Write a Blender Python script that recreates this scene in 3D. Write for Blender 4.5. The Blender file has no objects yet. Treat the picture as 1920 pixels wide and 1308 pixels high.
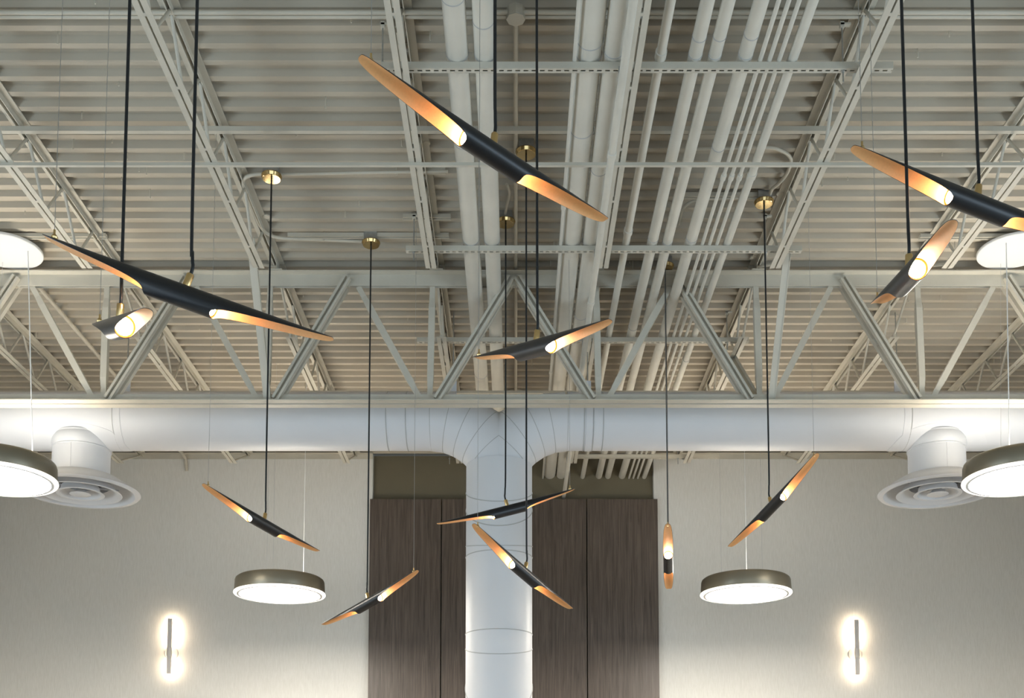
import bpy, math, random
from mathutils import Vector, Matrix
random.seed(7)
S = bpy.context.scene
COL = S.collection

# ------------------------------------------------------------------ camera
F = 2150.0                      # focal length in pixels of the 1920 px wide frame
TH = math.radians(4.8)          # slight upward pitch
CX, HOR = 967.0, 1572.0         # vanishing point of the depth lines / horizon row
PY = HOR - F * math.tan(TH)
EYE = 1.5
c_, s_ = math.cos(TH), math.sin(TH)
cam = bpy.data.cameras.new('camera'); cam_o = bpy.data.objects.new('camera', cam)
COL.objects.link(cam_o); S.camera = cam_o
cam.sensor_fit = 'HORIZONTAL'; cam.sensor_width = 36.0; cam.lens = F / 1920 * 36
cam.shift_x = -(CX - 960) / 1920; cam.shift_y = (PY - 654) / 1920
cam.clip_start = .05; cam.clip_end = 100
cam_o.location = (0, 0, EYE); cam_o.rotation_euler = (math.radians(90) + TH, 0, 0)

# ------------------------------------------------------------------ world, big lights, exposure
W = bpy.data.worlds.new('world'); S.world = W; W.use_nodes = True
W.node_tree.nodes['Background'].inputs[0].default_value = (.75, .87, 1, 1)
W.node_tree.nodes['Background'].inputs[1].default_value = .6
S.view_settings.view_transform = 'Standard'; S.view_settings.look = 'None'
S.view_settings.gamma = 1; S.view_settings.exposure = 1.22
S.view_settings.use_curve_mapping = False
WINDOW_POWER = 135
DAY = (.66, .84, 1.0)
def window_light(name, loc, rot, sx, sy, power):
    l = bpy.data.lights.new(name, 'AREA'); l.shape = 'RECTANGLE'; l.size = sx; l.size_y = sy
    l.energy = power; l.color = DAY
    o = bpy.data.objects.new(name, l); COL.objects.link(o); o.location = loc; o.rotation_euler = rot
R90 = math.pi / 2
window_light('daylight', (-7.1, 3.5, 2.1), (0, -R90, 0), 2.4, 8.0, WINDOW_POWER)
window_light('daylight', (7.1, 3.5, 2.1), (0, R90, 0), 2.4, 8.0, WINDOW_POWER)
window_light('daylight', (0, -2.9, 2.1), (R90, 0, 0), 9.0, 2.6, WINDOW_POWER * .5)
DRUM_DOWN, DRUM_UP, BULB, STRIP = 40.0, 8.5, 20.0, 33.0

# ------------------------------------------------------------------ helpers
def unproj(px, py, z):          # point at camera depth z -> (X, Y, height over the eye)
    x = (px - CX) / F * z; y = (PY - py) / F * z
    return Vector((x, z * c_ - y * s_, z * s_ + y * c_))
def on_h(px, py, h):            # the point of that line of sight at height h over the eye
    d = unproj(px, py, 1); p = d * (h / d.z); return Vector((p.x, p.y, h + EYE))
def on_Y(px, py, Y):            # ... at depth Y
    d = unproj(px, py, 1); p = d * (Y / d.y); return Vector((p.x, Y, p.z + EYE))
V = lambda *a: Vector(a)

def mat(name, col, rough=.5, metal=0., emit=None, strength=0., noise=0., nscale=6., bump=0., bscale=60., spec=.5):
    m = bpy.data.materials.new(name); m.use_nodes = True; nt = m.node_tree; b = nt.nodes['Principled BSDF']
    b.inputs['Base Color'].default_value = (*col, 1); b.inputs['Roughness'].default_value = rough
    b.inputs['Metallic'].default_value = metal; b.inputs['Specular IOR Level'].default_value = spec
    if emit:
        b.inputs['Emission Color'].default_value = (*emit, 1); b.inputs['Emission Strength'].default_value = strength
    tc = None
    if noise:
        tc = nt.nodes.new('ShaderNodeTexCoord'); n = nt.nodes.new('ShaderNodeTexNoise')
        n.inputs['Scale'].default_value = nscale; n.inputs['Detail'].default_value = 5
        r = nt.nodes.new('ShaderNodeValToRGB')
        r.color_ramp.elements[0].position = .3; r.color_ramp.elements[1].position = .7
        r.color_ramp.elements[0].color = (*[v * (1 - noise) for v in col], 1)
        r.color_ramp.elements[1].color = (*[min(1, v * (1 + noise)) for v in col], 1)
        nt.links.new(tc.outputs['Object'], n.inputs['Vector']); nt.links.new(n.outputs[0], r.inputs[0])
        nt.links.new(r.outputs[0], b.inputs['Base Color'])
    if bump:
        tc = tc or nt.nodes.new('ShaderNodeTexCoord'); n2 = nt.nodes.new('ShaderNodeTexNoise')
        n2.inputs['Scale'].default_value = bscale; bp = nt.nodes.new('ShaderNodeBump')
        bp.inputs['Strength'].default_value = bump; bp.inputs['Distance'].default_value = .01
        nt.links.new(tc.outputs['Object'], n2.inputs['Vector']); nt.links.new(n2.outputs[0], bp.inputs['Height'])
        nt.links.new(bp.outputs[0], b.inputs['Normal'])
    return m

def grain_mat(name, c0, c1, scale, stretch, rough, detail=6, p0=.35, p1=.65, wave=False, bump=0.):
    m = bpy.data.materials.new(name); m.use_nodes = True; nt = m.node_tree; b = nt.nodes['Principled BSDF']
    b.inputs['Roughness'].default_value = rough
    tc = nt.nodes.new('ShaderNodeTexCoord'); mp = nt.nodes.new('ShaderNodeMapping')
    mp.inputs['Scale'].default_value = stretch
    n = nt.nodes.new('ShaderNodeTexNoise'); n.inputs['Scale'].default_value = scale; n.inputs['Detail'].default_value = detail
    n.inputs['Roughness'].default_value = .65; n.inputs['Distortion'].default_value = .6 if wave else 0.
    r = nt.nodes.new('ShaderNodeValToRGB')
    r.color_ramp.elements[0].position = p0; r.color_ramp.elements[1].position = p1
    r.color_ramp.elements[0].color = (*c0, 1); r.color_ramp.elements[1].color = (*c1, 1)
    src = 'Object'
    if wave:
        oi = nt.nodes.new('ShaderNodeObjectInfo'); ad = nt.nodes.new('ShaderNodeVectorMath'); ad.operation = 'ADD'
        sc = nt.nodes.new('ShaderNodeVectorMath'); sc.operation = 'SCALE'; sc.inputs['Scale'].default_value = 9
        cb = nt.nodes.new('ShaderNodeCombineXYZ')
        nt.links.new(oi.outputs['Random'], cb.inputs[0]); nt.links.new(cb.outputs[0], sc.inputs[0])
        nt.links.new(tc.outputs[src], ad.inputs[0]); nt.links.new(sc.outputs[0], ad.inputs[1])
        nt.links.new(ad.outputs[0], mp.inputs[0])
    else:
        nt.links.new(tc.outputs[src], mp.inputs[0])
    nt.links.new(mp.outputs[0], n.inputs['Vector']); nt.links.new(n.outputs[0], r.inputs[0])
    nt.links.new(r.outputs[0], b.inputs['Base Color'])
    if bump:
        bp = nt.nodes.new('ShaderNodeBump'); bp.inputs['Strength'].default_value = bump; bp.inputs['Distance'].default_value = .004
        nt.links.new(n.outputs[0], bp.inputs['Height']); nt.links.new(bp.outputs[0], b.inputs['Normal'])
    return m

M = {}
M['deck'] = mat('deck paint', (.48, .425, .335), .55, noise=.06, nscale=1.5)
M['steel'] = mat('steel paint', (.58, .54, .45), .5, noise=.05, nscale=5, bump=.08, bscale=40)
M['pipe'] = mat('pipe paint', (.66, .63, .55), .5, noise=.05, nscale=4, bump=.12, bscale=9)
M['conduit'] = mat('conduit paint', (.58, .53, .43), .5)
M['seam'] = mat('duct sealant', (.47, .465, .45), .6)
M['duct'] = mat('duct paint', (.70, .70, .71), .5, noise=.02, nscale=2)
M['galv'] = mat('galvanised steel', (.45, .46, .45), .35, .8, noise=.12, nscale=40)
M['brass'] = mat('polished brass', (.62, .44, .20), .14, 1.0)
M['brass_satin'] = mat('satin brass', (.72, .52, .24), .3, 1.0)
M['black'] = mat('matt black enamel', (.008, .009, .011), .36, spec=.55)
M['cord'] = mat('black cord', (.008, .009, .010), .5)
M['wire'] = mat('steel cable', (.55, .55, .55), .3, .9)
M['whitecord'] = mat('white cord', (.8, .8, .78), .5)
M['lining'] = mat('copper gold lining', (.80, .42, .17), .6, 0., noise=.04, nscale=120)
M['bulb'] = mat('lamp face', (1, .9, .8), .4, emit=(1, .84, .62), strength=BULB)
M['drum'] = mat('bronze drum enamel', (.25, .22, .16), .38, .55)
M['white'] = mat('white enamel', (.82, .81, .79), .4)
M['drumlip'] = mat('lit acrylic edge', (.9, .9, .88), .4, emit=(1, .93, .82), strength=.55)
M['diffuser'] = mat('lit diffuser', (.9, .9, .88), .5, emit=(1, .925, .81), strength=DRUM_DOWN)
M['uplight'] = mat('lit upper diffuser', (.9, .9, .88), .5, emit=(1, .925, .81), strength=DRUM_UP)
M['strip'] = mat('lit strip', (1, 1, 1), .5, emit=(1, .80, .58), strength=STRIP)
M['sconce'] = mat('satin nickel', (.72, .67, .62), .5, 0.)
M['dark'] = mat('painted neck shade', (.03, .03, .03), .8)  # near-black colour standing in for the shade up the diffuser neck
M['olive'] = mat('olive wall paint', (.165, .14, .088), .7, noise=.04, nscale=3)
M['paper'] = grain_mat('grass weave wallpaper', (.69, .67, .61), (.80, .78, .73), 11, (22, 22, .9), .75, p0=.3, p1=.6, bump=.12)
M['wood'] = grain_mat('dark walnut laminate', (.048, .036, .028), (.165, .125, .098), 7, (6, 6, .22), .42, p0=.28, p1=.74, wave=True)
M['floor'] = mat('oak floor', (.22, .19, .155), .4, noise=.1, nscale=3)
M['side'] = mat('painted wall', (.66, .63, .57), .7)
M['roof'] = mat('roof board', (.4, .37, .3), .8)
M['glass'] = mat('window glass', (.8, .9, 1), .05, spec=.5)

WO = {}     # world origin of every object
class MB:
    def __init__(s): s.v = []; s.f = []
    def add(s, vs, fs):
        n = len(s.v); s.v += [Vector(p) for p in vs]; s.f += [[i + n for i in q] for q in fs]; return s
    def box(s, a, b):
        x0, y0, z0 = a; x1, y1, z1 = b
        return s.add([(x0,y0,z0),(x1,y0,z0),(x1,y1,z0),(x0,y1,z0),(x0,y0,z1),(x1,y0,z1),(x1,y1,z1),(x0,y1,z1)],
                     [(0,3,2,1),(4,5,6,7),(0,1,5,4),(1,2,6,5),(2,3,7,6),(3,0,4,7)])
    def ext(s, prof, p0, p1, A, B):                 # extrude a closed 2-D profile from p0 to p1
        p0, p1, A, B = Vector(p0), Vector(p1), Vector(A), Vector(B); n = len(prof)
        vs = [p0 + A * a + B * b for a, b in prof] + [p1 + A * a + B * b for a, b in prof]
        fs = [(i, (i + 1) % n, (i + 1) % n + n, i + n) for i in range(n)]
        return s.add(vs, fs + [tuple(range(n))[::-1], tuple(range(n, 2 * n))])
    def bar(s, p0, p1, w, d, up=(0, 0, 1)):
        D = (Vector(p1) - Vector(p0)).normalized(); A = D.cross(Vector(up))
        A = A.normalized() if A.length > 1e-6 else Vector((1, 0, 0)); B = A.cross(D)
        return s.ext([(-w/2, -d/2), (w/2, -d/2), (w/2, d/2), (-w/2, d/2)], p0, p1, A, B)
    def tube(s, path, r, n=10, cap=True):
        P = [Vector(p) for p in path]; m = len(P); rs = r if isinstance(r, (list, tuple)) else [r] * m
        T = [(P[min(i + 1, m - 1)] - P[max(i - 1, 0)]).normalized() for i in range(m)]
        up = Vector((0, 0, 1)) if abs(T[0].z) < .9 else Vector((0, 1, 0))
        A = T[0].cross(up).normalized(); vs = []
        for i in range(m):
            A = (A - T[i] * A.dot(T[i])).normalized(); B = T[i].cross(A)
            vs += [P[i] + (A * math.cos(2*math.pi*k/n) + B * math.sin(2*math.pi*k/n)) * rs[i] for k in range(n)]
        fs = [(i*n+k, i*n+(k+1) % n, (i+1)*n+(k+1) % n, (i+1)*n+k) for i in range(m - 1) for k in range(n)]
        if cap: fs += [tuple(range(n))[::-1], tuple(range((m-1)*n, m*n))]
        return s.add(vs, fs)
    def ring(s, path, r, n=6):                      # closed tube
        P = [Vector(p) for p in path]; m = len(P); C = sum(P, Vector()) / m; vs = []
        for i in range(m):
            t = (P[(i+1) % m] - P[i-1]).normalized(); a = (P[i] - C); a = (a - t * a.dot(t)).normalized(); b = t.cross(a)
            vs += [P[i] + (a * math.cos(2*math.pi*k/n) + b * math.sin(2*math.pi*k/n)) * r for k in range(n)]
        return s.add(vs, [(i*n+k, i*n+(k+1) % n, ((i+1) % m)*n+(k+1) % n, ((i+1) % m)*n+k) for i in range(m) for k in range(n)])
    def lathe(s, prof, o, n=48, axis=(0, 0, 1), closed=False):
        o = Vector(o); Z = Vector(axis).normalized(); X = Z.orthogonal().normalized(); Y = Z.cross(X); m = len(prof); vs = []
        for r, z in prof:
            vs += [o + Z * z + (X * math.cos(2*math.pi*k/n) + Y * math.sin(2*math.pi*k/n)) * max(r, 1e-4) for k in range(n)]
        rng = range(m) if closed else range(m - 1)
        return s.add(vs, [(i*n+k, i*n+(k+1) % n, ((i+1) % m)*n+(k+1) % n, ((i+1) % m)*n+k) for i in rng for k in range(n)])
    def mesh(s, name, m, off, smooth):
        me = bpy.data.meshes.new(name); me.from_pydata([p - off for p in s.v], [], s.f); me.materials.append(m)
        me.validate()
        if smooth:
            me.polygons.foreach_set('use_smooth', [True] * len(me.polygons)); me.set_sharp_from_angle(angle=math.radians(smooth))
        me.update(); return me
    def build(s, name, m, parent=None, smooth=0, fix=True):
        if isinstance(m, str): m = M[m]
        if fix: s.fixn()
        if parent is None:
            xs, ys, zs = zip(*s.v); off = Vector(((min(xs)+max(xs))/2, (min(ys)+max(ys))/2, min(zs)))
        else:
            off = WO[parent]
        o = bpy.data.objects.new(name, s.mesh(name, m, off, smooth)); COL.objects.link(o)
        if parent is None: o.location = off
        else: o.parent = parent
        WO[o] = off.copy(); return o
    def fixn(s):
        import bmesh
        bm = bmesh.new(); vs = [bm.verts.new(p) for p in s.v]
        for q in s.f:
            try: bm.faces.new([vs[i] for i in q])
            except ValueError: pass
        bmesh.ops.recalc_face_normals(bm, faces=bm.faces)
        bm.verts.index_update(); s.f = [[v.index for v in f.verts] for f in bm.faces]; bm.free()
def thing(name, loc, label, cat, group=None):
    o = bpy.data.objects.new(name, None); COL.objects.link(o); o.location = loc; o.empty_display_size = .1
    WO[o] = Vector(loc); return tag(o, label, cat, group)
def tag(o, label, cat, group=None):
    o['label'] = label; o['category'] = cat
    if group: o['group'] = group
    return o
def struct(o): o['kind'] = 'structure'; return o
def place(me, name, parent, loc, rot=None):          # a part that shares mesh data; loc in the parent's space
    o = bpy.data.objects.new(name, me); COL.objects.link(o); o.parent = parent; o.location = loc
    if rot is not None: o.rotation_euler = rot
    WO[o] = WO[parent] + Vector(loc); return o
def smooth_path(pts, k=6):                           # Catmull-Rom
    P = [Vector(p) for p in pts]; P = [P[0]*2-P[1]] + P + [P[-1]*2-P[-2]]; out = []
    for i in range(1, len(P) - 2):
        for j in range(k):
            t = j / k; a, b, c, d = P[i-1], P[i], P[i+1], P[i+2]
            out.append(.5*((2*b) + (c-a)*t + (2*a-5*b+4*c-d)*t*t + (3*b-a-3*c+d)*t**3))
    return out + [P[-2]]

# ------------------------------------------------------------------ room shell
HD = 4.84; ZD = EYE + HD                # underside of the roof deck
YW, YO, YP = 14.10, 14.20, 14.04        # patterned wall, olive wall, panel fronts
XS, YB = 7.2, -3.0
struct(MB().box((-XS, YB, -.1), (XS, YO + .3, 0)).build('floor', 'floor'))
OL, OR_ = -1.80, 1.735
struct(MB().box((-XS, YW, 0), (OL, YO + .2, ZD)).build('wall_left_front', 'paper'))
struct(MB().box((OR_, YW, 0), (XS, YO + .2, ZD)).build('wall_right_front', 'paper'))
struct(MB().box((OL, YO, 0), (OR_, YO + .2, ZD)).build('wall_center', 'olive'))
def holed_wall(name, axis, pos, thick, a0, a1, w):    # side wall with one wide window opening
    b = MB(); (u0, u1, z0, z1) = w
    for (p0, p1, q0, q1) in ((a0, a1, 0, z0), (a0, a1, z1, ZD + .06), (a0, u0, z0, z1), (u1, a1, z0, z1)):
        if axis == 'x': b.box((pos, p0, q0), (pos + thick, p1, q1))
        else: b.box((p0, pos, q0), (p1, pos + thick, q1))
    return struct(b.build(name, 'side'))
holed_wall('wall_left', 'x', -XS - .2, .2, YB, YO + .2, (-.6, 7.6, .8, 3.4))
holed_wall('wall_right', 'x', XS, .2, YB, YO + .2, (-.6, 7.6, .8, 3.4))
holed_wall('wall_back', 'y', YB - .2, .2, -XS - .2, XS + .2, (-4.6, 4.6, .7, 3.5))
def window(name, axis, pos, u0, u1, z0, z1, n):
    fr = MB(); P = (lambda u, z, e: (pos + e, u, z)) if axis == 'x' else (lambda u, z, e: (u, pos + e, z))
    def bx(a0, a1, b0, b1, e=.03): fr.box(*[tuple(map(f, P(a0, b0, -e), P(a1, b1, e))) for f in (min, max)])
    bx(u0, u1, z0, z0 + .06); bx(u0, u1, z1 - .06, z1)
    for i in range(n + 1): u = u0 + (u1 - u0 - .06) * i / n; bx(u, u + .06, z0, z1)
    w = struct(fr.build(name, 'white'))
    for i in range(n):
        a = u0 + (u1 - u0 - .06) * i / n + .06; b = u0 + (u1 - u0 - .06) * (i + 1) / n
        g = MB(); lo = P(a, z0 + .06, -.004); hi = P(b, z1 - .06, .004); g.box(lo, hi); g.build('pane', 'glass', w)
window('window_1', 'x', -XS - .1, -.6, 7.6, .8, 3.4, 5)
window('window_2', 'x', XS + .1, -.6, 7.6, .8, 3.4, 5)
window('window_3', 'y', YB - .1, -4.6, 4.6, .7, 3.5, 5)
# steel ledger along the top of the end wall
for i, (a, b) in enumerate(((-XS, OL), (OR_, XS))):
    struct(MB().ext([(0, 0), (.05, 0), (.05, -.008), (.008, -.008), (.008, -.07), (0, -.07)], (a, YW - .001, ZD - .005), (b, YW - .001, ZD - .005), (0, -1, 0), (0, 0, 1)).build('trim_%d' % (i + 1), 'steel'))

# walnut panels
seams = [-1.83, -.928, -.022, .886, 1.78]
ztop = EYE + 4.235
lab = ['dark walnut wall panel edged by patterned wall, behind the pendant dipping toward the drum lamp',
       'walnut wall panel half hidden by the white riser duct, on the dipping pendant side',
       'walnut wall panel half hidden by the riser duct, behind the diving pendant tip',
       'dark walnut wall panel edged by patterned wall, beside the end-on pendant']
for i in range(4):
    a, b = seams[i] + .007, seams[i + 1] - .007
    tag(MB().box((a, YP, .0), (b, YW - .002, ztop)).build('wood_panel', 'wood'), lab[i], 'wall panel', 'walnut panels on the end wall')

# ------------------------------------------------------------------ roof deck
roof = struct(MB().box((-XS - .2, YB - .2, ZD + .05), (XS + .2, YO + .4, ZD + .2)).build('ceiling', 'roof'))
pitch, hgt = .1524, .044
def deck_mesh():
    lo = []
    for k in range(6):
        y = k * pitch; lo += [(y, 0), (y + .046, 0), (y + .060, hgt), (y + .1384, hgt)]
    lo.append((6 * pitch, 0)); lo.append((6 * pitch + .012, -.003))
    prof = lo + [(y, z + .002) for y, z in reversed(lo)]
    b = MB(); b.ext(prof, (-XS, 0, 0), (XS, 0, 0), (0, 1, 0), (0, 0, 1)); b.fixn()
    return b.mesh('deck_sheet', M['deck'], Vector(), 0)
dm = deck_mesh(); y = 14.07 - 6 * pitch + .02
while y > YB - .9:
    place(dm, 'deck_sheet', roof, V(0, y, ZD) - WO[roof]); y -= 6 * pitch
sm = {}
for L in (.04, .065, .09):
    b = MB(); b.tube([(0, 0, 0), (0, 0, -L)], .005, 6); b.lathe([(.0035, 0), (.008, -.004), (.0035, -.008)], (0, 0, 0), 6); sm[L] = b.mesh('screw', M['conduit'], Vector(), 0)
for k in range(150):
    Y = 5.6 + 8.2 * random.random(); X = random.uniform(-.46, .46) * (Y + .3)
    k_ = math.floor((Y - (14.07 + .02)) / pitch); Yr = 14.07 + .02 + k_ * pitch + .1
    place(sm[random.choice((.04, .065, .09))], 'screw', roof, V(X, Yr, ZD + hgt) - WO[roof])

# ------------------------------------------------------------------ roof joists
YG = 9.33                                # girder plane
HB = 4.46; ZB = EYE + HB                 # underside of joist bottom chords
JX = [.01 + 1.35 * (k + .5) for k in range(-5, 5)]
def Lp(w, h, t=.006): return [(0, 0), (w, 0), (w, t), (t, t), (t, h), (0, h)]
def rod_mesh(dy):
    b = MB(); b.tube([(0, -dy/2, 0), (0, dy/2, .33)], .011, 10); return b.mesh('web_rod', M['steel'], Vector(), 40)
RU, RD = rod_mesh(.275), rod_mesh(-.275)
def joist(X, y0, y1, yb0, yb1, seat_at, label, group):
    t = thing('roof_joist', (X, (y0 + y1) / 2, ZB), label, 'joist', group)
    for sgn in (-1, 1):
        MB().ext(Lp(.05, -.04, .006) if 0 else [(0, 0), (.05, 0), (.05, -.006), (.006, -.006), (.006, -.045), (0, -.045)],
                 (X + sgn * .011, y0, ZD - .001), (X + sgn * .011, y1, ZD - .001), (sgn, 0, 0), (0, 0, 1)).build('top_chord', 'steel', t)
        MB().ext(Lp(.036, .036), (X + sgn * .006, yb0, ZB), (X + sgn * .006, yb1, ZB), (sgn, 0, 0), (0, 0, 1)).build('bottom_chord', 'steel', t)
    # zig-zag web of round bars, 0.612 m panels
    n0 = math.ceil((yb0 + .05 - 6.01) / .612); yb = 6.01 + .612 * n0
    while yb < yb1 - .02:
        for me, dy in ((RU, .155), (RD, -.155)):
            if yb + dy * 2 < y1 - .05 and yb + dy * 2 > y0 + .05:
                place(me, 'web_rod', t, V(X, yb + dy, ZB + .02) - WO[t])
        yb += .612
    # spacer fillers between the chord angles
    fy = yb0 + .01; b = MB()
    while fy < yb1: b.box((X - .007, fy - .012, ZB), (X + .007, fy + .012, ZB + .03)); fy += .612
    b.build('filler', 'steel', t)
    for ys, inn in seat_at:                                  # bearing seats and end rods
        MB().tube([(X, (yb1 - .03) if inn < 0 else (yb0 + .03), ZB + .02), (X, ys + inn * .06, ZD - .05)], .011, 8).build('end_rod', 'steel', t, 40)
        if ys < YW - .2:
            b = MB(); b.box((X - .055, ys - .045 + inn * .05, ZD - .09), (X + .055, ys + .045 + inn * .05, ZD - .082))
            for sg in (-1, 1): b.box((X + sg*.012 - .004, ys - .045 + inn*.05, ZD - .085), (X + sg*.012 + .004, ys + .045 + inn*.05, ZD - .04))
            b.build('seat', 'steel', t)
JL = ['beyond the white ceiling plate and tilted pendant', 'behind the white plate of the drum by the long pendant', 'crossing over the tip of the long side-on pendant', 'beside the two-elbow conduit and brass canopies', 'beside the thick pipe pair',
      'between the dented pipe and the medium pipes', 'at the clamped end of the struts', 'behind the pendant sloping over a white plate', 'beyond the white plate by the glaring pendant', 'against the side, past the glaring pendant']
JF = ['against the side wall on the conduit side', 'outside the conduit along the deck', 'behind the small end-on pendant', 'beside the shaded brace away from the pipes', 'beside the thick pipe pair',
      'between the dented pipe and medium pipe', 'at the clamped end of the strut', 'under the glaring pendant', 'past the glaring pendant', 'against the side wall past the glaring pendant']
for X, jl, jf in zip(JX, JL, JF):
    joist(X, YB, YG - .01, YB + .3, 8.66, [(YG, -1)], 'steel joist before the girder, ' + jl.replace('cut-off', 'glaring'), 'joists before the girder')
    joist(X, YG + .01, YW, 9.90, 13.35, [(YG, 1), (YW, -1)], 'steel joist behind the girder, ' + jf, 'joists behind the girder')
# bridging angles
def bridging(Y, h, w, hh, label):
    tag(MB().ext(Lp(w, hh, .005), (-XS, Y, EYE + h), (XS, Y, EYE + h), (0, 1, 0), (0, 0, 1)).build('bridging_angle', 'steel'), label, 'bridging', 'bridging angles')
bridging(7.24, HB - .0225, .022, .022, 'long steel bridging angle under the joist bottom chords, before the girder')
bridging(7.36, HD - .085, .035, .035, 'long steel bridging angle just under the roof deck, crossing above the other bar')
bridging(11.12, HB - .0255, .025, .025, 'long steel bridging angle under the joists behind the girder, above the white duct')

# ------------------------------------------------------------------ girder
g = thing('roof_girder', (0, YG, EYE + 3.62), 'deep beige steel truss girder spanning the room in front of the white duct', 'girder')
GT, GB = EYE + 4.748, EYE + 3.627
for sg in (-1, 1):
    MB().ext([(0, 0), (.075, 0), (.075, -.008), (.008, -.008), (.008, -.105), (0, -.105)], (-XS, YG + sg*.013, GT), (XS, YG + sg*.013, GT), (0, sg, 0), (0, 0, 1)).build('top_chord', 'steel', g)
    MB().ext([(0, 0), (.075, 0), (.075, .008), (.008, .008), (.008, .075), (0, .075)], (-XS, YG + sg*.013, GB), (XS, YG + sg*.013, GB), (0, sg, 0), (0, 0, 1)).build('bottom_chord', 'steel', g)
def gpt(px, py): return on_Y(px, py, YG)
def vee(top, bot): return gpt(*top), gpt(*bot)
def dbl(top, bot):                                       # pair of angles straddling the chords
    p0, p1 = vee(top, bot); D = (p1 - p0).normalized(); A = D.cross(V(0, 1, 0)).normalized(); w = .031
    for sg in (-1, 1):
        prof = [(-w, .044), (-w+.02, .044), (-w+.02, .012), (w-.02, .012), (w-.02, .044), (w, .044), (w, .0), (-w, .0)]
        MB().ext([(a, b + .022) for a, b in prof], p0, p1, A, (0, sg, 0)).build('web_angle', 'steel', g)
    m = p0.lerp(p1, .5)
    MB().ext([(-w - .012, .0), (w + .012, .0), (w + .012, .012), (-w - .012, .012)], m - D*.03, m + D*.03, A, (0, -1, 0)).build('batten', 'steel', g)
    b = MB(); b.ext([(-w-.01, -.012), (w+.01, -.012), (w+.01, .012), (-w-.01, .012)], p0 - D*.03, p0 + D*.06, A, (0, 1, 0)); b.build('gusset', 'steel', g)
def crimp(top, bot, w=.052):                              # single angle with crimped ends between the chord legs
    p0, p1 = vee(top, bot); D = (p1 - p0).normalized(); A = D.cross(V(0, 1, 0)).normalized(); L = (p1 - p0).length; b = MB()
    secs = [(0, .022, .011), (.10, .022, .011), (.19, w/2, .028), (L - .19, w/2, .028), (L - .10, .022, .011), (L, .022, .011)]
    vs = []
    for t, hw, hd in secs:
        q = p0 + D * t; vs += [q - A*hw - V(0, hd, 0), q + A*hw - V(0, hd, 0), q + A*hw + V(0, hd, 0), q - A*hw + V(0, hd, 0)]
    fs = [(i*4+k, i*4+(k+1) % 4, i*4+4+(k+1) % 4, i*4+4+k) for i in range(5) for k in range(4)] + [(3, 2, 1, 0), (20, 21, 22, 23)]
    b.add(vs, fs).build('web_post' if abs(D.x) < .15 else 'web_diagonal', 'steel', g)
for t, bt in (((35, 523), (-118, 752)), ((350, 524), (205, 752)), ((653, 524), (518, 752)), ((958, 525), (820, 752)),
              ((970, 525), (1110, 752)), ((1268, 525), (1405, 752)), ((1578, 525), (1718, 752)), ((1884, 524), (2032, 752))): dbl(t, bt)
for t, bt in (((61, 538), (176, 750)), ((368, 538), (483, 750)), ((672, 538), (789, 750)), ((1256, 538), (1139, 750)), ((1558, 538), (1450, 750)), ((1862, 538), (1746, 750)),
              ((201, 538), (194, 750)), ((507, 538), (500, 750)), ((811, 538), (806, 750)), ((1118, 538), (1122, 750)), ((1417, 538), (1424, 750)), ((1720, 538), (1729, 750))): crimp(t, bt)
# knee braces from the girder's bottom chord up to the joists
def knee(X, side, label):
    p0 = V(X, YG + side * .03, GB + .02); p1 = V(X + (.02 if X < 0 else -.02), YG - .80 if side < 0 else YG + 1.05, ZB + (.16 if side < 0 else .03))
    b = MB(); b.bar(p0, p1, .058, .008); b.bar(p0 + V(.027, 0, .022), p1 + V(.027, 0, .022), .006, .045)
    tag(b.build('knee_brace', 'steel'), label, 'brace', 'girder knee braces')
knee(-2.075, -1, 'pale flat knee brace rising from the girder behind the long side-on pendant')
knee(2.135, -1, 'flat steel knee brace rising from the girder beside the end of the pipe rack')
knee(-2.0, 1, 'shaded steel knee brace rising behind the girder, away from the pipe rack')
knee(2.03, 1, 'shaded steel knee brace rising behind the girder at the end of the pipe rack')

# ------------------------------------------------------------------ pipe rack
STRUT_Y = [on_h(967, yy, HB + .045).y for yy in (131, 471, 641)] + [on_h(967, 858, HB + .045).y]
def strut(Y, x0, x1, label):
    z = ZB + .040; t = thing('strut_channel', ((x0 + x1) / 2, Y, z), label, 'strut', 'slotted struts carrying the pipes')
    b = MB(); h = .0205
    for sg in (-1, 1):
        b.box((x0, Y + sg*h - .0012, z), (x1, Y + sg*h + .0012, z + .041))
        b.box((x0, Y + sg*.0145 - .006, z + .0385), (x1, Y + sg*.0145 + .006, z + .041))
        b.box((x0, Y + sg*.0135 - .0065, z), (x1, Y + sg*.0135 + .0065, z + .0025))
    x = x0
    while x < x1: b.box((x, Y - .0072, z), (min(x + .020, x1), Y + .0072, z + .0025)); x += .048
    b.build('channel', 'steel', t)
    for X in (JX[4] - .12, JX[6] - .11):                      # threaded hanger rods with beam clamps
        r = MB(); r.tube([(X, Y, z - .07), (X, Y, ZD - .06)], .005, 8); ro = r.build('hanger_rod', 'galv', t, 40)
        cl = MB(); cl.box((X - .01, Y - .012, ZD - .06), (X + .05, Y + .012, ZD - .048)); cl.box((X - .012, Y - .012, ZD - .075), (X + .012, Y + .012, ZD - .04)); cl.build('beam_clamp', 'steel', ro)
        nt = MB(); nt.lathe([(.001, -.008), (.013, -.008), (.013, 0), (.001, 0)], (X, Y, z), 6); nt.build('nut', 'galv', ro)
strut(STRUT_Y[0], -.79, 2.215, 'beige slotted strut channel crossing under the pipes, farthest from the girder')
strut(STRUT_Y[1], -.845, 2.20, 'beige slotted strut channel crossing under the pipes just before the girder')
strut(STRUT_Y[2], -.90, 2.12, 'beige slotted strut channel crossing under the pipes seen through the girder webs')
strut(STRUT_Y[3], .60, 2.42, 'beige slotted strut channel under the pipes beside the end wall, below the duct')
ZS = ZB + .081
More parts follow.
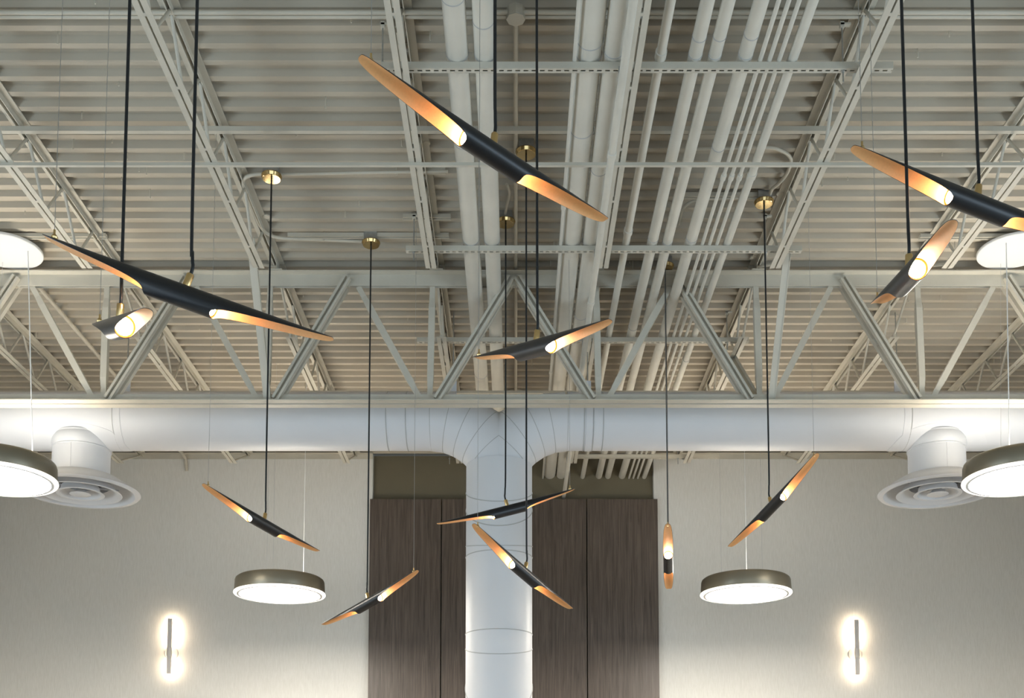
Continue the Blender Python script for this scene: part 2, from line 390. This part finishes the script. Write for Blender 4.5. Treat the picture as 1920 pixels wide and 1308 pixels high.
PIPES = [  # (x / v slope, radius, couplings at px rows, label)
    (-.0745, .066, (12, 118, 280, 460, 640, 710), 'thick cream pipe at the free end of the rack, outer one of its pair'),
    (-.0395, .061, (55, 118, 462, 640), 'thick cream pipe beside the central thin conduit, paired with another thick pipe'),
    (.0930, .076, (95, 121, 260, 465, 640), 'thickest cream insulated pipe in the middle of the rack'),
    (.1245, .060, (110, 330, 465, 600), 'dented cream pipe beside the thickest pipe in the middle of the rack'),
    (.1850, .028, (110, 440), 'single medium cream pipe just past the joist, alone on the rack'),
    (.2290, .040, (80, 112, 455, 620), 'medium cream pipe, first of the close pair on the rack'),
    (.2540, .038, (78, 112, 460, 620), 'medium cream pipe, second of the close pair on the rack'),
    (.2930, .043, (76, 112, 285, 455), 'medium cream pipe between the close pair and the thin conduits'),
    (.3140, .013, (335,), 'thin cream conduit beside a medium pipe, first of three on the rack'),
    (.3260, .013, (335,), 'thin cream conduit in the middle of three on the rack'),
    (.3385, .013, (335,), 'thin cream conduit beside the outermost pipe, last of three on the rack'),
    (.3550, .030, (335, 680), 'outermost cream pipe on the rack with a coupling, nearest the bracketed joist'),
    (.0755, .012, (390, 700), 'thin cream conduit hugging the thickest pipe of the rack')]
PX = []
for sl, r, cps, label in PIPES:
    h = HB + .081 + r; X = sl * h / c_; z = EYE + h
    PX.append((X, r, z)); t = thing('pipe', (X, (YB + YO) / 2, z), label, 'pipe', 'pipes on the rack')
    MB().tube([(X, YB, z), (X, YO + .05, z)], r, 28 if r > .02 else 14).build('pipe_run', 'pipe', t, 40)
    for cy in cps:
        Y = on_h(967, cy, h - r).y
        if r > .035: MB().lathe([(r, -.004), (r + .0025, -.003), (r + .0025, .003), (r, .004)], (X, Y, z), 28, (0, 1, 0)).build('seam_band', 'seam', t, 30)
        else: MB().lathe([(r, -.03), (r + .006, -.028), (r + .006, .028), (r, .03)], (X, Y, z), 20, (0, 1, 0)).build('coupling', 'pipe', t, 30)
h = 4.30; X = .1405 * h / c_; z = EYE + h
t = thing('pipe', (X, 8, z), 'slim pale pipe slung below the strut channels, ending low on the olive wall', 'pipe')
MB().tube([(X, YB, z), (X, YO + .05, z)], .024, 18).build('pipe_run', 'pipe', t, 40)
for Y in (6.9, 8.9, 11.2): MB().lathe([(.024, -.03), (.029, -.028), (.029, .028), (.024, .03)], (X, Y, z), 18, (0, 1, 0)).build('coupling', 'pipe', t, 30)
for Y in STRUT_Y: MB().tube([(X, Y - .03, z), (X, Y - .03, ZB + .045)], .005, 6).build('hanger', 'galv', t, 40)

# ------------------------------------------------------------------ conduits on the deck
HC = HD - .03
def conduit(pts, r, label, h=HC, group='thin conduits under the deck'):
    P = smooth_path([on_h(px, py, h) for px, py in pts]); 
    o = tag(MB().tube(P, r, 10).build('conduit', 'conduit', None, 40), label, 'conduit', group)
    return o
for py, l in ((23, 'straight beige conduit under the deck joining the octagonal box, farther from the girder'), (31, 'straight beige conduit under the deck, running just beside the one with the octagonal box')):
    Y = on_h(967, py, HC).y
    tag(MB().tube([(-XS, Y, EYE + HC), (XS, Y, EYE + HC)], .014, 10).build('conduit', 'conduit', None, 40), l, 'conduit', 'thin conduits under the deck')
p = on_h(967, 25, HC)
t = thing('junction_box', p, 'octagonal beige junction box where two conduits cross between the thick pipes', 'junction box')
MB().lathe([(.001, -.035), (.05, -.035), (.055, -.03), (.055, .028), (.001, .028)], p, 8).build('box', 'conduit', t)
MB().lathe([(.001, -.04), (.056, -.04), (.056, -.034), (.001, -.034)], p, 8).build('cover', 'conduit', t)
det_Y = on_h(965, 738, HD - .03).y
tag(MB().tube([(p.x, p.y, EYE + HC - .01), (p.x, det_Y, EYE + HC - .01)], .015, 12).build('conduit', 'conduit', None, 40), 'straight beige conduit running from the octagonal box to the round detector', 'conduit', 'thin conduits under the deck')
dp = V(p.x, det_Y + .02, EYE + HD)
t = thing('smoke_detector', dp, 'small round beige detector on the deck between the thick pipes, just above the girder', 'detector')
MB().lathe([(.001, 0), (.085, 0), (.085, -.02), (.07, -.035), (.001, -.035)], dp, 32).build('base', 'conduit', t, 30)
MB().lathe([(.001, -.033), (.06, -.033), (.055, -.06), (.035, -.07), (.001, -.07)], dp, 32).build('sensor', 'white', t, 30)
conduit([(505, 326), (478, 327), (459, 334), (456, 350), (464, 372), (478, 405), (491, 428), (505, 440), (530, 446), (600, 449), (680, 452)], .014, 'beige conduit bent in two elbows between two brass canopies, hugging a joist')
conduit([(528, 327), (700, 323), (840, 321)], .012, 'beige conduit running from a brass canopy box toward the thick pipes, before the girder')
conduit([(1300, 279), (1431, 276), (1466, 283), (1482, 296), (1481, 312), (1474, 327), (1462, 342), (1448, 354), (1443, 368)], .013, 'beige conduit looping over in an S to a brass canopy beside the bracketed joist')
conduit([(1272, 420), (1280, 393), (1297, 378), (1330, 372), (1420, 371)], .012, 'beige conduit bending round behind the thin pipes to a brass canopy')
conduit([(950, 345), (955, 362), (950, 385), (946, 410)], .011, 'short kinked beige conduit dropping to the brass canopy between the thick pipes')
Xc = -4.17
tag(MB().tube([(Xc, 9.1, EYE + HC - .0), (Xc, YW - .15, EYE + HC - .01), (Xc + .02, YW - .04, EYE + HC - .05), (Xc + .03, YW - .01, EYE + HC - .2)], .02, 12).build('conduit', 'conduit', None, 40), 'beige conduit running along the deck behind the girder from a white ceiling plate', 'conduit')
def rail(px0, px1, py, label):
    a, b_ = on_h(px0, py, HD - .01), on_h(px1, py, HD - .01); Y = a.y; b = MB()
    for e in (-.022, .012): b.box((a.x, Y + e, a.z - .022), (b_.x, Y + e + .012, a.z + .008))
    b.box((a.x, Y - .02, a.z + .002), (b_.x, Y + .022, a.z + .008))
    tag(b.build('deck_rail', 'conduit'), label, 'rail', 'short rails on the deck')
rail(0, 200, 441, 'short beige channel rail on the deck above the tip of a tilted pendant')
rail(540, 842, 440, 'long beige channel rail on the deck behind a brass canopy')
rail(756, 845, 405, 'short beige channel rail on the deck beside the thick pipe pair')
rail(790, 835, 318, 'very short beige channel rail on the deck beside the thick pipe pair')
rail(1270, 1440, 365, 'beige channel rail on the deck behind the brass canopy at the bracketed joist')
rail(1724, 1900, 442, 'beige channel rail on the deck above a white ceiling plate, past the glaring pendant')

for px, py, cl_ in ((448, 320, 'at the first elbow of the two-elbow conduit'), (499, 409, 'at the second elbow of the two-elbow conduit'), (799, 272, 'by the thick pipe pair, far from the girder'),
                    (811, 408, 'by the thick pipe pair, near the girder'), (1463, 366, 'beside the brass canopy of the S-bent conduit'), (1412, 486, 'beside the clamped joist, close to the girder')):
    q = on_h(px, py, HD - .02); q.z = ZD - .012
    tag(MB().lathe([(.001, 0), (.026, 0), (.029, .003), (.029, .011), (.001, .011)], q, 20).build('cover_plate', 'conduit', None, 30), 'small round cover plate under the deck ' + cl_, 'cover plate', 'round cover plates under the deck')

# ------------------------------------------------------------------ ducts
DZ = 10.5; dc = unproj(967, 790, DZ); DY, DH = dc.y, dc.z; DZW = EYE + DH
R1, R2 = .262, .300; XC = (936 - CX) / F * DZ
duct = thing('air_duct', (XC, DY, 0), 'large white round air duct branching both ways from a riser behind the girder', 'duct')
def ringpath(o, ax, r, n=56, tilt=0.):
    o = Vector(o); Z = Vector(ax).normalized(); X = Z.orthogonal().normalized() if abs(Z.z) < .9 else V(1, 0, 0); Y = Z.cross(X)
    return [o + (X * math.cos(2*math.pi*k/n) + Y * math.sin(2*math.pi*k/n)) * r + Z * (tilt * r * math.sin(2*math.pi*k/n)) for k in range(n)]
def bead(o, ax, r, w=.004, tilt=0.): return MB().ring(ringpath(o, ax, r, tilt=tilt), w).build('seam_bead', 'seam', duct, 60)
def halve(o, sg):                                             # the two elbows meet in a mitre over the riser
    import bmesh
    bm = bmesh.new(); bm.from_mesh(o.data)
    bmesh.ops.bisect_plane(bm, geom=bm.verts[:] + bm.edges[:] + bm.faces[:], plane_co=(0, 0, 0), plane_no=(-sg, 0, 0), clear_outer=True)
    bm.to_mesh(o.data); bm.free()
ES, RB, AE = .62, .75, math.radians(75)                      # elbow start, centreline radius, turn
for sg in (-1, 1):
    MB().tube([(XC + sg * ES, DY, DZW), (sg * (XS - .004), DY, DZW)], R1, 56).build('trunk', 'duct', duct, 40)
    path, rs = [], []                                         # gored elbow
    for k in range(7):
        a = AE * k / 6; path.append(V(XC + sg * (ES - RB * math.sin(a)), DY, DZW - RB + RB * math.cos(a))); rs.append(R1 + (.297 - R1) * k / 6)
    halve(MB().tube(path, rs, 56).build('elbow', 'duct', duct, 8), sg)
    for k in range(5):
        a = AE * k / 6; halve(bead(path[k], (-sg * math.cos(a), 0, -math.sin(a)), rs[k], .003), sg)
MB().tube([(XC, DY, 0), (XC, DY, DZW - .42)], R2, 64).build('riser', 'duct', duct, 40)
for py, tl in ((905, -.55), (938, -.75), (1008, .22), (1030, 0), (1178, 0), (1206, .30), (1280, .95)):
    q = on_Y(936, py, DY - R2); bead((XC, DY, q.z), (0, 0, 1), R2 + .001, .0045, -tl if tl < 0 else tl)
for px in (729, 765, 1093, 1110, 1128, 1693):
    q = on_Y(px, 800, DY); bead((q.x, DY, DZW), (1, 0, 0), R1 + .001, .004)
q = on_Y(228, 800, DY); bead((q.x, DY, DZW), (1, 0, 0), R1 + .001, .003)
# duct hangers: rod and strap
for px, lab_ in ((238, 'steel rod hanger with plate holding the duct, behind the end-on small pendant'), (850, 'steel rod hanger with plate holding the duct beside the thick pipes'),
                 (1102, 'steel rod hanger with plate holding the duct below the pale slim pipe'), (1683, 'steel rod hanger with plate holding the duct, under the glaring pendant')):
    X = on_Y(px, 735, DY).x; t = thing('duct_hanger', (X, DY, DZW + R1), lab_, 'hanger', 'duct hangers')
    MB().tube([(X, DY, DZW + R1), (X, DY, ZD)], .006, 8).build('rod', 'galv', t, 40)
    b = MB(); b.box((X - .03, DY - .008, DZW + R1 - .01), (X + .03, DY + .008, DZW + R1 + .12)); b.build('plate', 'duct', t)
    b = MB(); n = 40; w = .03
    pr = [(R1 + .001, -w), (R1 + .004, -w), (R1 + .004, w), (R1 + .001, w)]
    b.lathe(pr, (X, DY, DZW), 48, (1, 0, 0), True); b.build('strap', 'duct', t, 30)
# round ceiling diffusers on short necks
def diffuser(px, label):
    X = on_Y(px, 850, DY).x; rn = .252; zf = EYE + 3.155
    t = thing('air_diffuser', (X, DY, zf), label, 'air vent', 'round air diffusers under the duct')
    z0 = DZW - R1 - zf                                        # domed boot between neck and duct
    MB().lathe([(rn, z0 - .002), (rn + .012, z0 + .02), (rn + .014, z0 + .06), (rn + .004, z0 + .10), (rn - .03, z0 + .135), (rn - .09, z0 + .16), (rn - .2, z0 + .17)], (X, DY, zf), 56).build('boot', 'duct', t, 60)
    # saddle plate
    b = MB(); vs = []; nx, na = 24, 20; hx, ha = .44, 1.18
    for layer in (R1 + .0035, R1 + .0005):
        for i in range(nx + 1):
            for j in range(na + 1):
                u, v_ = -1 + 2*i/nx, -1 + 2*j/na
                k = math.sqrt(1 - .42 * v_ * v_); kk = math.sqrt(1 - .42 * u * u)
                a = v_ * ha * kk; vs.append((X + u * hx * k, DY - math.sin(a) * layer, DZW - math.cos(a) * layer))
    N = (nx + 1) * (na + 1); fs = []
    idx = lambda i, j: i * (na + 1) + j
    for i in range(nx):
        for j in range(na):
            f = (idx(i, j), idx(i+1, j), idx(i+1, j+1), idx(i, j+1)); fs += [f, tuple(q + N for q in reversed(f))]
    edge = [idx(i, 0) for i in range(nx + 1)] + [idx(nx, j) for j in range(1, na + 1)] + [idx(i, na) for i in range(nx - 1, -1, -1)] + [idx(0, j) for j in range(na - 1, 0, -1)]
    for a, c in zip(edge, edge[1:] + edge[:1]): fs.append((a, c, c + N, a + N))
    b.add(vs, fs).build('saddle', 'duct', t, 40)
    MB().lathe([(rn, .045), (rn, DZW - R1 + .12 - zf), (rn - .004, DZW - R1 + .12 - zf), (rn - .004, .045)], (X, DY, zf), 56, closed=True).build('neck', 'duct', t, 40)
    MB().ring(ringpath((X, DY, DZW - R1 - .012), (0, 0, 1), rn + .003), .006).build('neck_bead', 'duct', t, 60)
    MB().box((X - .002, DY - rn - .004, zf + .06), (X + .002, DY - rn, DZW - R1 - .02)).build('neck_seam', 'duct', t)
    ro = .525
    MB().lathe([(rn - .01, .115), (.33, .10), (.42, .055), (.455, .01), (.475, -.018), (ro - .01, -.016), (ro, -.004), (ro - .012, .004), (.48, .004), (.44, .05), (.33, .12), (rn - .01, .125)], (X, DY, zf), 72, closed=True).build('flange', 'duct', t, 50)
    for (a, bb, z0, z1) in ((.255, .360, .045, -.03), (.125, .208, .04, -.035)):
        MB().lathe([(a, z0), (a + .03, z0 - .02), (bb - .03, z1 + .008), (bb, z1 + .004), (bb + .003, z1 + .008), (bb - .03, z1 + .016), (a + .04, z0 + .0)], (X, DY, zf), 64, closed=True).build('cone_ring', 'duct', t, 50)
    MB().lathe([(.001, -.03), (.085, -.034), (.093, -.03), (.05, .0), (.03, .03), (.001, .04)], (X, DY, zf), 48).build('center_cone', 'duct', t, 50)
    MB().lathe([(.001, .10), (rn - .02, .10), (rn - .02, .11), (.001, .11)], (X, DY, zf), 48).build('throat_shade', 'dark', t)  # dark disc closing the neck, its colour painted as the shade behind the rings
    b = MB()
    for a in (.4, .4 + R90, .4 + 2*R90, .4 + 3*R90): b.bar((X, DY, zf + .035), (X + .33*math.cos(a), DY + .33*math.sin(a), zf + .045), .012, .012)
    b.build('spoke', 'duct', t)
diffuser(153, 'round white ringed air diffuser under the duct, below the long side-on pendant')
diffuser(1756, 'round white ringed air diffuser under the duct, below the glaring end-on pendant')

# ------------------------------------------------------------------ drum pendants
def drum_at(X, Y, h, wires, plate, label):
    z = EYE + h; t = thing('drum_pendant', (X, Y, z), label, 'pendant lamp', 'drum pendants'); o = (X, Y, z)
    sh = MB().lathe([(.452, .012), (.458, .02), (.452, .135), (.445, .155), (.425, .170), (.40, .176), (.40, .172), (.422, .165), (.440, .15), (.446, .13), (.450, .02)], o, 80, closed=True).build('shade', 'drum', t, 40)
    MB().lathe([(.425, .0), (.46, .0), (.466, .008), (.464, .018), (.425, .018)], o, 80, closed=True).build('lit_edge', 'drumlip', t, 40)
    MB().lathe([(.408, -.005), (.430, -.005), (.430, .012), (.408, .012)], o, 80, closed=True).build('trim_ring', 'white', t, 30)
    MB().lathe([(.001, .006), (.416, .006), (.416, .012), (.001, .012)], o, 80, closed=True).build('diffuser', 'diffuser', t)
    MB().lathe([(.001, .030), (.44, .030), (.44, .036), (.001, .036)], o, 80, closed=True).build('upper_diffuser', 'uplight', t)
    for i, (dx, dy) in enumerate(wires):
        MB().tube([(X + dx, Y + dy, z + .036), (X + dx*.62, Y + dy*.62, ZD)] if plate else [(X + dx, Y + dy, z + .036), (X + dx, Y + dy, ZD)], (.0045 if plate else .0028) if i == 0 else .0013, 8).build('cord' if i == 0 else 'wire', 'whitecord' if i == 0 else 'wire', t, 40)
    if plate: MB().lathe([(.001, 0), (.285, 0), (.290, .006), (.290, .022), (.001, .022)], (X, Y, EYE + HD - .07), 64).build('ceiling_plate', 'white', t, 30)
fx = 11.59
drum_at(-2.42, fx, 2.49, [(.23, .05), (-.16, .1), (-.02, -.25)], False, 'round lit drum pendant before the patterned wall, below the diving black pendant')
drum_at(2.36, fx, 2.49, [(-.03, -.2), (-.23, .1), (.2, .12)], False, 'round lit drum pendant before the patterned wall, below the steep rising black pendant')
drum_at(-4.165, 8.99, 2.865, [(.30, -.02), (-.15, .26), (-.15, -.26)], True, 'round drum pendant on a white plate, overlapping the diffuser under the long tilted black pendant')
drum_at(4.07, 8.99, 2.865, [(-.20, -.22), (.22, -.2), (-.05, .3)], True, 'round drum pendant on a white plate, overlapping the diffuser past the glaring pendant')

# ------------------------------------------------------------------ wall sconces
def sconce(px, y0, y1, yc, label):
    Y = YW - .10; a, b_ = on_Y(px, y0, Y), on_Y(px, y1, Y); cz = on_Y(px, yc, Y).z; X = a.x
    t = thing('wall_sconce', (X, YW, cz), label, 'wall lamp', 'bar sconces on the end wall'); w = .025
    MB().box((X - w, Y - .014, b_.z), (X + w, Y + .014, a.z)).build('bar', 'sconce', t)
    MB().lathe([(.001, -.055), (.026, -.055), (.03, -.04), (.03, .04), (.026, .055), (.001, .055)], (X, Y, cz), 24).build('hub', 'sconce', t, 40)
    MB().tube([(X, Y, cz), (X, YW - .02, cz)], .012, 12).build('arm', 'sconce', t, 40)
    MB().lathe([(.001, 0), (.084, 0), (.084, .02), (.078, .024), (.001, .024)], (X, YW, cz), 40, (0, -1, 0)).build('backplate', 'sconce', t, 30)
    for z0, z1 in ((cz + .11, a.z - .01), (b_.z + .01, cz - .09)):
        MB().box((X - .014, Y + .0145, z0), (X + .014, Y + .018, z1)).build('light_strip', 'strip', t)
sconce(319, 1159.5, 1262, 1222, 'slim glowing bar sconce on the wall, on the side of the diving pendant')
sconce(1605.5, 1161.5, 1264, 1223.5, 'slim glowing bar sconce on the wall, on the side of the steep rising pendant')

# ------------------------------------------------------------------ black tube pendants
LL, RR = 1.15, .040
def shade_meshes():
    def ax(phi):
        c = (1 + math.cos(phi)) / 2; return LL * (.115 + .385 * (c * c * (3 - 2 * c)) ** 1.8)
    n, m = 64, 48
    def grid(r):
        return [V((-1 + 2*j/m) * ax(2*math.pi*k/n), r * math.sin(2*math.pi*k/n), r * math.cos(2*math.pi*k/n)) for k in range(n) for j in range(m + 1)]
    def faces(flip):
        fs = []
        for k in range(n):
            for j in range(m):
                q = (k*(m+1)+j, k*(m+1)+j+1, ((k+1) % n)*(m+1)+j+1, ((k+1) % n)*(m+1)+j); fs.append(q[::-1] if flip else q)
        return fs
    o = MB(); o.add(grid(RR), faces(True)); i0 = len(o.v); o.v += grid(RR - .002)
    for k in range(n):
        for j in (0, m):
            a, b = k*(m+1)+j, ((k+1) % n)*(m+1)+j; q = (a, b, b + i0, a + i0); o.f.append(list(q if j == 0 else q[::-1]))
    inn = MB(); inn.add(grid(RR - .002), faces(False))
    bl = MB(); br = MB(); bd = MB()
    res = [o.mesh('shade', M['black'], Vector(), 50), inn.mesh('lining', M['lining'], Vector(), 60)]
    for nm, prof, mt in (('lamp_face', [(.001, .004), (.020, .003), (.031, 0), (.031, -.004), (.001, -.004)], 'bulb'),
                         ('lamp_ring', [(.031, -.006), (.031, .003), (.0375, .001), (.0375, -.006)], 'brass_satin'),
                         ('lamp_body', [(.001, -.035), (.018, -.035), (.036, -.006), (.001, -.006)], 'galv')):
        b = MB(); b.lathe(prof, (0, 0, 0), 32, (1, 0, 0)); b.fixn(); res.append(b.mesh(nm, M[mt], Vector(), 40))
    b = MB(); b.lathe([(.001, 0), (.0135, 0), (.0135, .042), (.011, .046), (.001, .046)], (0, 0, 0), 24); b.fixn(); res.append(b.mesh('connector', M['brass_satin'], Vector(), 40))
    b = MB(); b.lathe([(.001, 0), (.010, 0), (.012, .006), (.008, .014), (.004, .018), (.004, .034), (.001, .034)], (0, 0, 0), 16); b.fixn(); res.append(b.mesh('wire_stud', M['brass_satin'], Vector(), 40))
    b = MB(); b.lathe([(.001, 0), (.063, 0), (.066, .002), (.075, .022), (.073, .028), (.045, .034), (.001, .034)], (0, 0, 0), 40); b.fixn(); res.append(b.mesh('canopy', M['brass'], Vector(), 30))
    b = MB(); b.box((-.052, -.052, 0), (.052, .052, .054)); b.fixn()
    for e in (-.03, 0, .03): b.lathe([(.001, 0), (.012, 0), (.012, .002), (.001, .002)], (e, -.052, .03), 14, (0, -1, 0))
    res.append(b.mesh('canopy_box', M['galv'], Vector(), 0))
    return res
SH, LI, LF, LR, LB, CN, ST, CA, CB = shade_meshes()
def pendant(e1, e2, near, zmid=None, canopy=None, wire=1, label=''):
    Yc = on_h(*canopy, HD - .1).y if canopy else None
    z = zmid or 8.
    for _ in range(30):
        lo, hi = 0., 1.149
        for _ in range(50):
            dz = (lo + hi) / 2; sg = -1 if near == 1 else 1
            E1, E2 = unproj(*e1, z + sg*dz/2), unproj(*e2, z - sg*dz/2)
            if (E1 - E2).length > LL: hi = dz
            else: lo = dz
        if Yc is None: break
        z += (Yc - (E1 + E2).y / 2)
    U = (E2 - E1).normalized(); up = V(0, 0, 1); Wv = (up - U * up.dot(U)).normalized(); Vv = Wv.cross(U)
    mid = (E1 + E2) / 2 - Wv * RR; mid.z += EYE
    rot = Matrix((U, Vv, Wv)).transposed()
    t = thing('tube_pendant', mid, label, 'pendant lamp', 'black tube pendants')
    er = rot.to_euler()
    sh = place(SH, 'shade', t, (0, 0, 0), er); place(LI, 'lining', t, (0, 0, 0), er)
    for sg in (-1, 1):
        r2 = rot if sg > 0 else rot @ Matrix.Rotation(math.pi, 3, 'Z')
        off = U * (sg * .104 * LL)
        bo = place(LB, 'lamp_body', t, off, r2.to_euler())
        place(LF, 'lamp_face', t, off, r2.to_euler()); place(LR, 'lamp_ring', t, off, r2.to_euler())
    place(CN, 'connector', t, Wv * (RR - .002), er)
    top = mid + Wv * (RR + .042)
    MB().tube(smooth_path([top, top + Wv * .02 + V(0, 0, .012), V(top.x, top.y, top.z + .08) + Wv * .012 - V(0, 0, Wv.z * .012), V(top.x, top.y, top.z + .35), V(top.x, top.y, ZD - .09)]), .0062, 10).build('cord', 'cord', t, 60)
    wp = mid + U * ((-1 if wire == 1 else 1) * LL * .462) + Wv * (RR - .001)
    place(ST, 'wire_stud', t, wp - mid, None)
    zt = min([ZD] + [pz - math.sqrt(pr**2 - (wp.x - px_)**2) for px_, pr, pz in PX if abs(wp.x - px_) < pr])   # tied off under a pipe where one is in the way
    MB().tube([wp + V(0, 0, .03), V(wp.x, wp.y, zt)], .0013, 6).build('wire', 'wire', t, 60)
    place(CA, 'canopy', t, V(top.x, top.y, ZD - .088) - mid); place(CB, 'canopy_box', t, V(top.x, top.y, ZD - .054) - mid)
    return t
pendant((675, 104), (1137, 411), 1, 4.2, None, 1, 'black tube pendant with copper lining sloping across the thick pipes, above all the other pendants')
pendant((82, 440), (625, 633), 2, 4.05, None, 1, 'long black tube pendant nearly side-on, its tip beside a white ceiling plate')
pendant((184, 605), (276, 577), 2, 4.15, None, 1, 'black tube pendant seen end-on with lit bulb, tucked under the long side-on pendant')
pendant((1641, 567), (1786, 411), 2, 4.23, None, 1, 'black tube pendant seen end-on with a large glaring bulb, before the girder')
pendant((1598, 274), (2050, 452), 1, 4.4, None, 1, 'black tube pendant sloping down over a white ceiling plate beside the glaring pendant')
pendant((890, 669), (1144, 598), 2, 5.3, None, 1, 'black tube pendant with bright bulb hanging level with the girder webs before the thick pipes')
pendant((381, 906), (598, 1032), 1, None, (515, 338), 1, 'black tube pendant diving down over a drum lamp, against the patterned wall')
pendant((604, 1170), (783, 1068), 2, None, (694, 462), 2, 'black tube pendant whose raised end crosses the walnut panels, low end by a drum')
pendant((819, 980), (1078, 915), 1, None, (945, 424), 2, 'black tube pendant lying almost level across the white riser duct')
pendant((888, 981), (1072, 1140), 1, None, (993, 292), 1, 'black tube pendant diving steeply in front of the white riser duct')
pendant((1252, 981), (1254, 1103), 1, None, (1250, 505), 1, 'black tube pendant seen end-on as an upright sliver at the edge of the walnut panels')
pendant((1367, 1024), (1533, 849), 2, None, (1432, 385), 2, 'black tube pendant rising steeply over a drum lamp, against the patterned wall')
